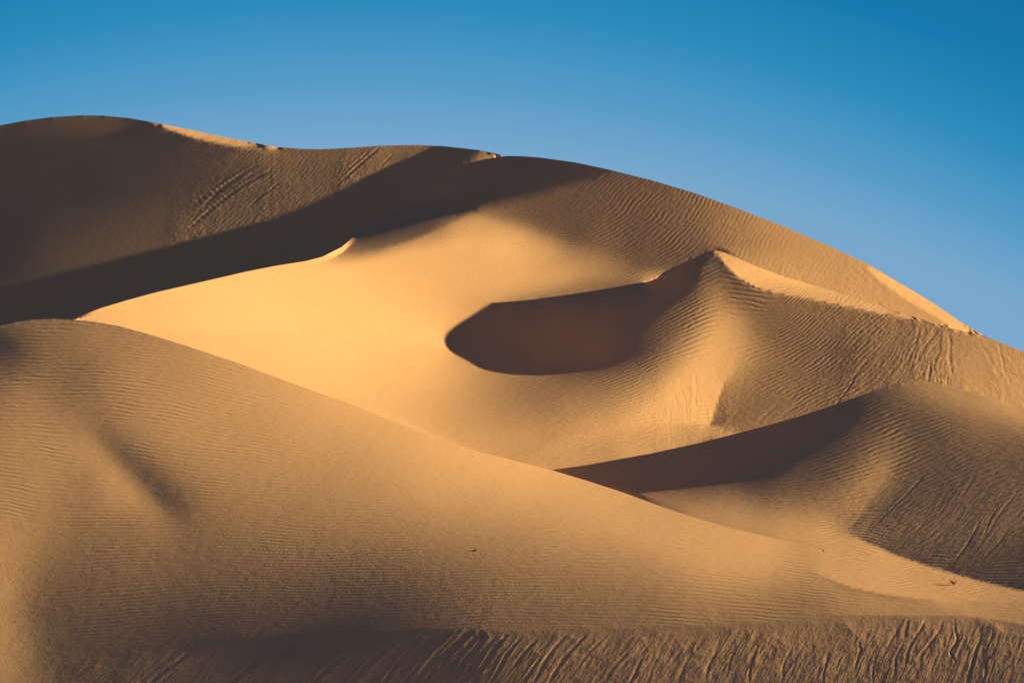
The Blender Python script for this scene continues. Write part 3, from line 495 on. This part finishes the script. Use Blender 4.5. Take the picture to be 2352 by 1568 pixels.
def poly_dist(x,y,P):
    best=np.full(x.shape,1e9); along=np.zeros(x.shape); L=0.0; tot=float(np.hypot(*np.diff(P,axis=0).T).sum())
    for (a,b),(c,d) in zip(P[:-1],P[1:]):
        l=math.hypot(c-a,d-b); t=np.clip(((x-a)*(c-a)+(y-b)*(d-b))/l**2,0,1); ds=np.hypot(x-a-t*(c-a),y-b-t*(d-b))
        m=ds<best; best=np.where(m,ds,best); along=np.where(m,(L+t*l)/tot,along); L+=l
    return best,along
def CARVE():
    Xg=np.repeat(Xall[:,None],Zall.shape[1],1); oid={'A':0,'B':1,'C':2,'D':3,'E':4}
    rng=np.random.RandomState(5)
    for txt,sg in ((GROOVES,-1),(BUMPS,1)):
        for item in txt.replace('\n',';').split(';'):
            k,dep,w,pts=item.split('|'); Pp=pl(pts); dep=float(dep)*{'E':0.13,'A':0.13,'B':0.25,'C':0.13,'D':0.07}[k]; w=float(w)*{'E':0.7,'A':0.55,'B':0.7,'C':0.6,'D':0.5}[k]
            ci=np.where((Xall>Pp[:,0].min()-4*w)&(Xall<Pp[:,0].max()+4*w))[0]
            if not len(ci): continue
            c0,c1=ci[0],ci[-1]+1; X_=Xg[c0:c1]; Y_=Yall[c0:c1]
            m=(Oall[c0:c1]==oid[k])&(Y_>Pp[:,1].min()-4*w)&(Y_<Pp[:,1].max()+4*w)
            if not m.any(): continue
            wob=(1.0 if k in 'AD' else 2.6)*np.sin(Y_[m]/17.0+dep*90)+1.1*np.sin(Y_[m]/7.3+X_[m]/9.0)
            d,t=poly_dist(X_[m]+wob,Y_[m],Pp)
            env=np.clip(t/0.15+0.35,0,1)*np.clip((1-t)/0.3,0,1)
            Zall[c0:c1][m]+=sg*dep*env*(np.exp(-(d/w)**2)-(0.35*np.exp(-((d-1.9*w)/w)**2) if sg<0 else 0))
# ---------------------------------------------------------------- build
t0=time.time()
q,info=solve_level(24,None,30,400,verbose=False)
q,info=solve_level(12,resample(q,info,12),12,350,verbose=False)
q,info=solve_level(6,resample(q,info,6),7,200,verbose=True)
print('solve',time.time()-t0)
if 0: pass
FL=layer_fields(q,info)
STEP_X=1.9
xc=np.arange(X0+4,X1-4,STEP_X)
init_knots(FL,info)
KK=all_knots(xc,FL,info)
cols=[profile(float(x),FL,info,KK[i]) for i,x in enumerate(xc)]
Qc=np.array([c[0] for c in cols]); Zc=np.array([c[1] for c in cols]); Oc=np.array([c[2] for c in cols]); Yc=np.array([c[3] for c in cols])
print('columns',Qc.shape,time.time()-t0)
# even out, across the columns, the hollows no one sees from the camera
vmx=np.maximum.accumulate(np.concatenate([np.full((len(xc),1),-9.0),(Zc/np.exp(Qc))[:,:-1]],1),axis=1); hd=(Zc/np.exp(Qc))<vmx-0.0003
wk=np.clip((vmx-Zc/np.exp(Qc)-0.0003)/0.002,0,1)
for _ in range(3):
    k_=np.ones(21)/21; cs=np.cumsum(np.pad(Zc,((11,10),(0,0)),mode='edge'),axis=0); sm_=(cs[21:]-cs[:-21])/21; Zc=np.where(hd,Zc*(1-wk)+np.minimum(sm_,(vmx-0.0004)*np.exp(Qc))*wk,Zc)
# widen the land to both sides
def side(n,x_edge,sgn):
    ks=np.arange(1,n+1); dx=STEP_X*np.cumsum(1.17**ks); return x_edge+sgn*dx
NS=34
xl=side(NS,xc[0],-1)[::-1]; xr=side(NS,xc[-1],1)
def fade(d): return np.exp(-(d/900.0)**2)
def swell(x,q): return 0.0
ZL=np.array([FLOOR+(Zc[0]-FLOOR)*fade(xc[0]-x) for x in xl]); ZR=np.array([FLOOR+(Zc[-1]-FLOOR)*fade((x-xc[-1])*1.6) for x in xr])
Xall=np.concatenate([xl,xc,xr]); Zall=np.concatenate([ZL,Zc,ZR])
Qall=np.concatenate([np.repeat(Qc[:1],NS,0),Qc,np.repeat(Qc[-1:],NS,0)])
Oall=np.concatenate([np.repeat(Oc[:1],NS,0),Oc,np.repeat(Oc[-1:],NS,0)])
Yall=np.concatenate([np.repeat(Yc[:1],NS,0),Yc,np.repeat(Yc[-1:],NS,0)])
U=((Xall-CX)*PX)[:,None]; Dd=np.exp(Qall)
PXw=U*Dd; PYw=Dd; PZw=Zall
nc,nr=Zall.shape
# slides and slumps cut into the steep faces: path, depth (m), half width (survey units)
CARVE()
PZw=Zall; P=np.stack([PXw,PYw,PZw],-1)
# vertex normals of the whole land so the dunes join without a seam
du=np.empty_like(P); du[1:-1]=P[2:]-P[:-2]; du[0]=P[1]-P[0]; du[-1]=P[-1]-P[-2]
dr=np.empty_like(P); dr[:,1:-1]=P[:,2:]-P[:,:-2]; dr[:,0]=P[:,1]-P[:,0]; dr[:,-1]=P[:,-1]-P[:,-2]
for r_ in (sum(RK[:4]) if 0 else sum(RK[:3]),sum(RK[:4]),sum(RK[:6]),sum(RK[:7]),sum(RK[:8])): dr[:,r_]=P[:,r_]-P[:,r_-1]      # crests take the slope of their near face
Nn=np.cross(du,dr); Nn/=np.linalg.norm(Nn,axis=-1,keepdims=True)+1e-12
# ripple and streak phases
wx_=np.arange(X0,X1+1,12.0); wy_=np.arange(Y0,Y1+1,12.0); WX,WY=np.meshgrid(wx_,wy_)
labw=target(WX,WY)[2]
winfo=dict(xs=wx_,ys=wy_)
names=['A','B','C','D','E']
rip=np.zeros((nc,nr)); ripa=np.zeros((nc,nr)); stk=np.zeros((nc,nr)); stka=np.zeros((nc,nr))
Xg=np.repeat(Xall[:,None],nr,1); Yg=np.clip(Yall,Y0,Y1)
for k,nm in enumerate(names):
    valid=(labw==k+1); m=Oall==k
    for tab,ph,am in ((RIP,rip,ripa),(STK,stk,stka)):
        f,a=wave_field(tab[nm],wx_,wy_,valid,steep=(tab is STK))
        ph[m]=bil(f,winfo,Xg[m],Yg[m]); am[m]=bil(a,winfo,Xg[m],Yg[m])
ripa=np.clip((ripa-0.07)/0.9,0,1); stka=np.clip((stka-0.05)/0.95,0,1)
bord=(Oall==1)|(Oall==2); tap=np.where(Yg>690,np.clip(np.abs(Xg-1000)/60,0,1),1.0); ripa=np.where(bord,ripa*tap,ripa); stka=np.where(bord,stka*tap,stka)
bE=np.interp(Xg,[1890,1900,1960,2050,2150,2250,2352,2800],[1268,1325,1348,1366,1374,1377,1379,1380])
tE=np.where((Oall>=3)&(Xg>1850),np.clip(np.minimum(np.abs(Yg-bE),999)/14,0,1)*np.where((Yg>1255)&(Yg<1335)&(Xg<1940),np.clip(np.abs(Xg-1893)/25,0,1),1),1.0); ripa=ripa*tE; stka=stka*tE
bC=np.interp(Xg,[1000,1010,1030,1070,1180,1300,1480],[770,757,730,712,697,681,651])
tC=np.where(bord&(Xg>990)&(Xg<1480),np.clip(np.abs(Yg-bC)/25,0,1),1.0); ripa=ripa*tC; stka=stka*tC
vis=np.maximum.accumulate(np.concatenate([np.full((nc,1),-9.0),(PZw/Dd)[:,:-1]],1),axis=1); hid=(PZw/Dd)<vis-0.0008
# out of sight of the surveyor: even ripples across the wind instead of a stretched survey
ripa=np.where(hid,0.25,ripa); stka=np.where(hid,0.0,stka); rip=np.where(hid,(PYw*0.93+PXw*0.36)/0.34,rip)
edge=hid.copy(); edge[:,1:]|=hid[:,:-1]; edge[:,:-1]|=hid[:,1:]; edge&=~hid; ripa=np.where(edge,0,ripa)
brk=brink(Xg); onslip=(Yg>brk)&(Oall==4)&(Xg>240)
soft=np.clip((brk-Yg)/6.0,0,1)
isE=Oall==4
low=isE&(Xg>850)
ripa=np.where(low,ripa*soft,np.where(isE,ripa*np.clip((np.interp(Xg,[0,240,500,900],[2000,1500,1490,1470])-Yg)/30,0,1),ripa))
stka=np.where(isE,stka*np.clip((Yg-brk-2)/np.maximum(14,30+18*np.sin(Xg/31.0)+10*np.sin(Xg/13.0)),0,1),stka)
rip=rip*np.array([1.15,1.25,1.3,1.25,1.0])[Oall]; stk=stk*np.array([1.4,1.2,1.1,1.5,1.15])[Oall]
# metres per wave, for the height of a ripple
def wl(ph):
    g1=np.gradient(ph,axis=0)/np.maximum(np.linalg.norm(du,axis=-1)/2,1e-6); g2=np.gradient(ph,axis=1)/np.maximum(np.linalg.norm(dr,axis=-1)/2,1e-6)
    # account for the oblique grid: columns are nearly radial, rows nearly across
    return 1/np.maximum(np.sqrt(g1**2+g2**2),0.35)
wr=np.clip(wl(rip),0.05,1.2); ws=np.clip(wl(stk),0.1,2.5)
print('waves',time.time()-t0)

def N(nt,typ,**k):
    n=nt.nodes.new(typ)
    for a,b in k.items(): setattr(n,a,b)
    return n
def sand_material(name,base):
    m=bpy.data.materials.new(name); m.use_nodes=True; nt=m.node_tree; nt.nodes.clear(); L=nt.links.new
    out=N(nt,'ShaderNodeOutputMaterial'); bs=N(nt,'ShaderNodeBsdfPrincipled'); L(bs.outputs[0],out.inputs[0])
    bs.inputs['Roughness'].default_value=0.95; bs.inputs['Specular IOR Level'].default_value=0.05
    geo=N(nt,'ShaderNodeNewGeometry')
    def attr(n): a=N(nt,'ShaderNodeAttribute'); a.attribute_name=n; return a.outputs['Fac']
    def math_(op,a,b=None,c=None):
        n=N(nt,'ShaderNodeMath',operation=op)
        for i,v in enumerate((a,b,c)):
            if v is None: continue
            if isinstance(v,(int,float)): n.inputs[i].default_value=v
            else: L(v,n.inputs[i])
        return n.outputs[0]
    def noise(vec,scale,detail=2,rough=0.5):
        n=N(nt,'ShaderNodeTexNoise'); n.inputs['Scale'].default_value=scale; n.inputs['Detail'].default_value=detail; n.inputs['Roughness'].default_value=rough
        L(vec,n.inputs['Vector']); return n.outputs['Fac']
    pos=geo.outputs['Position']
    # ripples
    warp=noise(pos,0.55,3); warp2=noise(pos,0.09,2)
    ph=math_('ADD',attr('ripple_phase'),math_('MULTIPLY',math_('SUBTRACT',warp,0.5),0.9))
    ph=math_('ADD',ph,math_('MULTIPLY',math_('SUBTRACT',warp2,0.5),3.0))
    s=math_('SINE',math_('MULTIPLY',ph,2*math.pi))
    s=math_('ADD',s,math_('MULTIPLY',math_('COSINE',math_('MULTIPLY',ph,4*math.pi)),0.22))
    mod=noise(pos,0.30,3,0.6); mr=N(nt,'ShaderNodeMapRange'); L(mod,mr.inputs[0]); mr.inputs[1].default_value=0.36; mr.inputs[2].default_value=0.60; mr.inputs[3].default_value=0.08; mr.inputs[4].default_value=1.2
    rh=math_('MULTIPLY',math_('MULTIPLY',s,attr('ripple_height')),mr.outputs[0])
    # streaks: noise drawn out along the fall of the sand
    cx=N(nt,'ShaderNodeCombineXYZ'); L(attr('streak_phase'),cx.inputs[0])
    sep=N(nt,'ShaderNodeSeparateXYZ'); L(pos,sep.inputs[0])
    L(math_('MULTIPLY',sep.outputs[2],0.75),cx.inputs[1]); L(math_('MULTIPLY',sep.outputs[0],0.06),cx.inputs[2])
    n1=noise(cx.outputs[0],1.0,3,0.55); n2=noise(cx.outputs[0],0.35,1,0.5)
    ridg=math_('MULTIPLY',math_('ABSOLUTE',math_('SUBTRACT',n1,0.5)),-3.0)
    sh=math_('MULTIPLY',math_('MULTIPLY',math_('ADD',ridg,math_('MULTIPLY',n2,2.0)),attr('streak_height')),math_('ADD',0.35,math_('MULTIPLY',noise(pos,0.14,2),1.2)))
    # lumpy drift
    lump=math_('MULTIPLY',noise(pos,1.3,3,0.6),math_('ADD',0.025,math_('MULTIPLY',attr('streak_height'),0.9)))
    h=math_('ADD',math_('ADD',rh,sh),lump)
    grain=math_('MULTIPLY',noise(pos,9.0,2,0.7),0.012)
    h=math_('ADD',h,grain)
    bp=N(nt,'ShaderNodeBump'); bp.inputs['Strength'].default_value=1.0; bp.inputs['Distance'].default_value=1.0; L(h,bp.inputs['Height']); L(bp.outputs[0],bs.inputs['Normal'])
    # colour: pale and darker grains sorted by the wind, in broad soft patches and fine specks
    mix=N(nt,'ShaderNodeMix',data_type='RGBA'); f=math_('ADD',math_('ADD',math_('MULTIPLY',noise(pos,0.05,3),0.4),math_('MULTIPLY',noise(cx.outputs[0],0.8,4,0.6),0.45)),math_('MULTIPLY',noise(pos,7.0,3,0.8),0.6)); f=math_('SUBTRACT',f,0.22)
    L(f,mix.inputs[0]); mix.inputs[6].default_value=(base[0]*0.86,base[1]*0.84,base[2]*0.80,1); mix.inputs[7].default_value=(base[0]*1.10,base[1]*1.12,base[2]*1.16,1)
    L(mix.outputs[2],bs.inputs['Base Color'])
    return m
SAND=sand_material('sand',(0.82,0.48,0.19))

def obj_mesh(name,mask_face,label):
    """cut one dune out of the land: faces whose near-left corner belongs to it"""
    idx=np.arange(nc*nr).reshape(nc,nr)
    a=idx[:-1,:-1][mask_face]; b=idx[1:,:-1][mask_face]; c=idx[1:,1:][mask_face]; d=idx[:-1,1:][mask_face]
    zz=PZw.ravel(); conv=(zz[a]+zz[c])>=(zz[b]+zz[d])      # split each quad along its higher diagonal
    F=np.concatenate([np.where(conv[:,None],np.stack([a,b,c],1),np.stack([a,b,d],1)),np.where(conv[:,None],np.stack([a,c,d],1),np.stack([b,c,d],1))])
    used=np.zeros(nc*nr,bool); used[F.ravel()]=True; remap=np.cumsum(used)-1
    V=P.reshape(-1,3)[used]; F=remap[F]
    me=bpy.data.meshes.new(name); me.vertices.add(len(V)); me.vertices.foreach_set('co',V.astype(np.float32).ravel())
    me.loops.add(F.size); me.loops.foreach_set('vertex_index',F.astype(np.int32).ravel())
    me.polygons.add(len(F)); me.polygons.foreach_set('loop_start',np.arange(0,F.size,3,dtype=np.int32)); 
    me.update(calc_edges=True)
    me.polygons.foreach_set('use_smooth',np.ones(len(F),bool))
    for an,arr in (('ripple_phase',rip),('ripple_height',ripa*wr*RIPK),('streak_phase',stk),('streak_height',stka*ws*STKK)):
        at=me.attributes.new(an,'FLOAT','POINT'); at.data.foreach_set('value',arr.ravel()[used].astype(np.float32))
    me.normals_split_custom_set_from_vertices(Nn.reshape(-1,3)[used].astype(np.float32))
    me.materials.append(SAND)
    o=bpy.data.objects.new(name,me); scene.collection.objects.link(o)
    o['kind']='structure'; o['label']=label; o['category']='dune'
    return o
RIPK=np.array([0.018,0.020,0.027,0.026,0.017])[Oall]; STKK=np.array([0.045,0.04,0.05,0.05,0.075])[Oall]
FO=Oall[:-1,:-1]
LAB=['farthest and highest dune at the left with its steep face in deep shade','broad bright dune bowl rising to a long curved skyline ridge right of centre',
 'pointed dune with rippled flanks throwing a rounded shadow on the bright bowl','small dark-faced dune at the right edge with a rounded top and streaked slope','rippled foreground dune filling the bottom with a long crest falling to the right']
for k in range(5): obj_mesh('sand_dune',FO==k,LAB[k])
# the desert floor, one sheet to the horizon, under the dunes
def floor():
    me=bpy.data.meshes.new('desert_floor'); n=80
    t=np.linspace(-1,1,n); g=np.sign(t)*(np.abs(t)**3)*25000
    X,Y=np.meshgrid(g,g,indexing='ij'); Z=np.full_like(X,FLOOR-2.5)
    V=np.stack([X,Y,Z],-1).reshape(-1,3); idx=np.arange(n*n).reshape(n,n)
    F=np.stack([idx[:-1,:-1],idx[1:,:-1],idx[1:,1:],idx[:-1,1:]],-1).reshape(-1,4)
    me.from_pydata(V.tolist(),[],F.tolist()); me.materials.append(SAND)
    o=bpy.data.objects.new('desert_floor',me); scene.collection.objects.link(o); o['kind']='structure'; o['label']='flat sand between and beyond the dunes'; o['category']='ground'
floor()
print('built',time.time()-t0)
# ---------------------------------------------------------------- the few small things lying on the sand
def on_sand(x,y,own):
    """the point of a dune's surface seen in survey direction x,y"""
    j=int(np.argmin(np.abs(Xall-x))); m=np.where((Oall[j]==own)&(np.abs(Yall[j]-y)<6))[0]
    r=m[np.argmin(np.abs(Yall[j][m]-y))] if len(m) else int(np.argmin(np.abs(Yall[j]-y)+(Oall[j]!=own)*50))
    return P[j,r],Nn[j,r]
def plain(name,col,rough=0.8,var=0.25):
    m=bpy.data.materials.new(name); m.use_nodes=True; nt=m.node_tree; b=nt.nodes['Principled BSDF']; b.inputs['Roughness'].default_value=rough
    tx=nt.nodes.new('ShaderNodeTexNoise'); tx.inputs['Scale'].default_value=18; mx=nt.nodes.new('ShaderNodeMix'); mx.data_type='RGBA'
    g=nt.nodes.new('ShaderNodeNewGeometry'); nt.links.new(g.outputs['Position'],tx.inputs['Vector'])
    mx.inputs[6].default_value=tuple(c*(1-var) for c in col)+(1,); mx.inputs[7].default_value=tuple(min(1,c*(1+var)) for c in col)+(1,)
    nt.links.new(tx.outputs['Fac'],mx.inputs[0]); nt.links.new(mx.outputs[2],b.inputs['Base Color']); return m
def add_mesh(name,V,F,mat,parent=None,smooth=False):
    me=bpy.data.meshes.new(name); me.from_pydata([tuple(map(float,v)) for v in V],[],F); me.materials.append(mat)
    if smooth: me.polygons.foreach_set('use_smooth',[True]*len(me.polygons))
    o=bpy.data.objects.new(name,me); scene.collection.objects.link(o)
    if parent: o.parent=parent
    return o
rs=np.random.RandomState(11)
def tube(V,F,pts,r0,r1,n=6):
    base=len(V); K=len(pts)
    for i,p in enumerate(pts):
        d=pts[min(i+1,K-1)]-pts[max(i-1,0)]; d=d/np.linalg.norm(d); a=np.cross(d,[0.3,0.9,0.2]); a/=np.linalg.norm(a); b=np.cross(d,a); r=r0+(r1-r0)*i/(K-1)
        for k in range(n): t=2*math.pi*k/n; V.append(p+r*(math.cos(t)*a+math.sin(t)*b))
    for i in range(K-1):
        for k in range(n): F.append((base+i*n+k,base+i*n+(k+1)%n,base+(i+1)*n+(k+1)%n,base+(i+1)*n+k))
def shrub():
    p,_=on_sand(2190,1343,4 if 1343>float(np.interp(2190,[2150,2250],[1374,1377])) else 3)
    root=bpy.data.objects.new('desert_shrub',None); scene.collection.objects.link(root); root.location=tuple(p)
    root['label']='small dry olive shrub alone on the bright sand at the far right'; root['category']='shrub'
    V=[];F=[];tips=[]
    for k in range(11):
        a=rs.uniform(0,2*math.pi); L=rs.uniform(0.14,0.30); lean=rs.uniform(0.3,1.2)
        pts=[np.array([0,0,-0.03])]
        for i in range(1,6):
            t=i/5; pts.append(np.array([math.cos(a)*L*lean*t+rs.normal(0,.008),math.sin(a)*L*lean*t+rs.normal(0,.008),L*t**0.8]))
            if i>1: tips.append(pts[-1])
        tube(V,F,pts,0.008,0.002)
    add_mesh('stem',V,F,plain('dry_twig',(0.24,0.16,0.08)),root)
    V=[];F=[]
    for tp in tips:
        for _ in range(16):
            c=tp+rs.normal(0,0.025,3); c[2]=max(c[2],0.01); u=rs.normal(0,1,3); u/=np.linalg.norm(u); w=np.cross(u,rs.normal(0,1,3)); w/=np.linalg.norm(w); l=rs.uniform(.014,.030)
            b=len(V); V+= [c-u*l,c+w*l*.4,c+u*l,c-w*l*.4]; F.append((b,b+1,b+2,b+3))
    add_mesh('foliage',V,F,plain('olive_leaf',(0.30,0.23,0.08)),root)
def stone(x,y,own,size,label,col):
    p,n=on_sand(x,y,own); V=[];F=[]; nu,nv=14,9
    ph=rs.uniform(0,6,4)
    for i in range(nv+1):
        th=math.pi*i/nv
        for k in range(nu):
            f=2*math.pi*k/nu; d=np.array([math.sin(th)*math.cos(f),math.sin(th)*math.sin(f),math.cos(th)])
            r=1+0.16*math.sin(3*d[0]+ph[0])+0.14*math.sin(4*d[1]+ph[1])+0.10*math.sin(5*d[2]+ph[2])
            V.append(d*r*np.array(size))
    for i in range(nv):
        for k in range(nu): F.append((i*nu+k,i*nu+(k+1)%nu,(i+1)*nu+(k+1)%nu,(i+1)*nu+k))
    o=add_mesh('stone',V,F,plain('stone_'+label.split()[1],col,0.9,0.15),None,True); o.location=tuple(p+n*size[2]*0.35)
    o['label']=label; o['category']='stone'; return o
shrub()
stone(1091,1264,4,(0.10,0.08,0.06),'small dark stone half buried in the rippled foreground dune',(0.22,0.15,0.09))
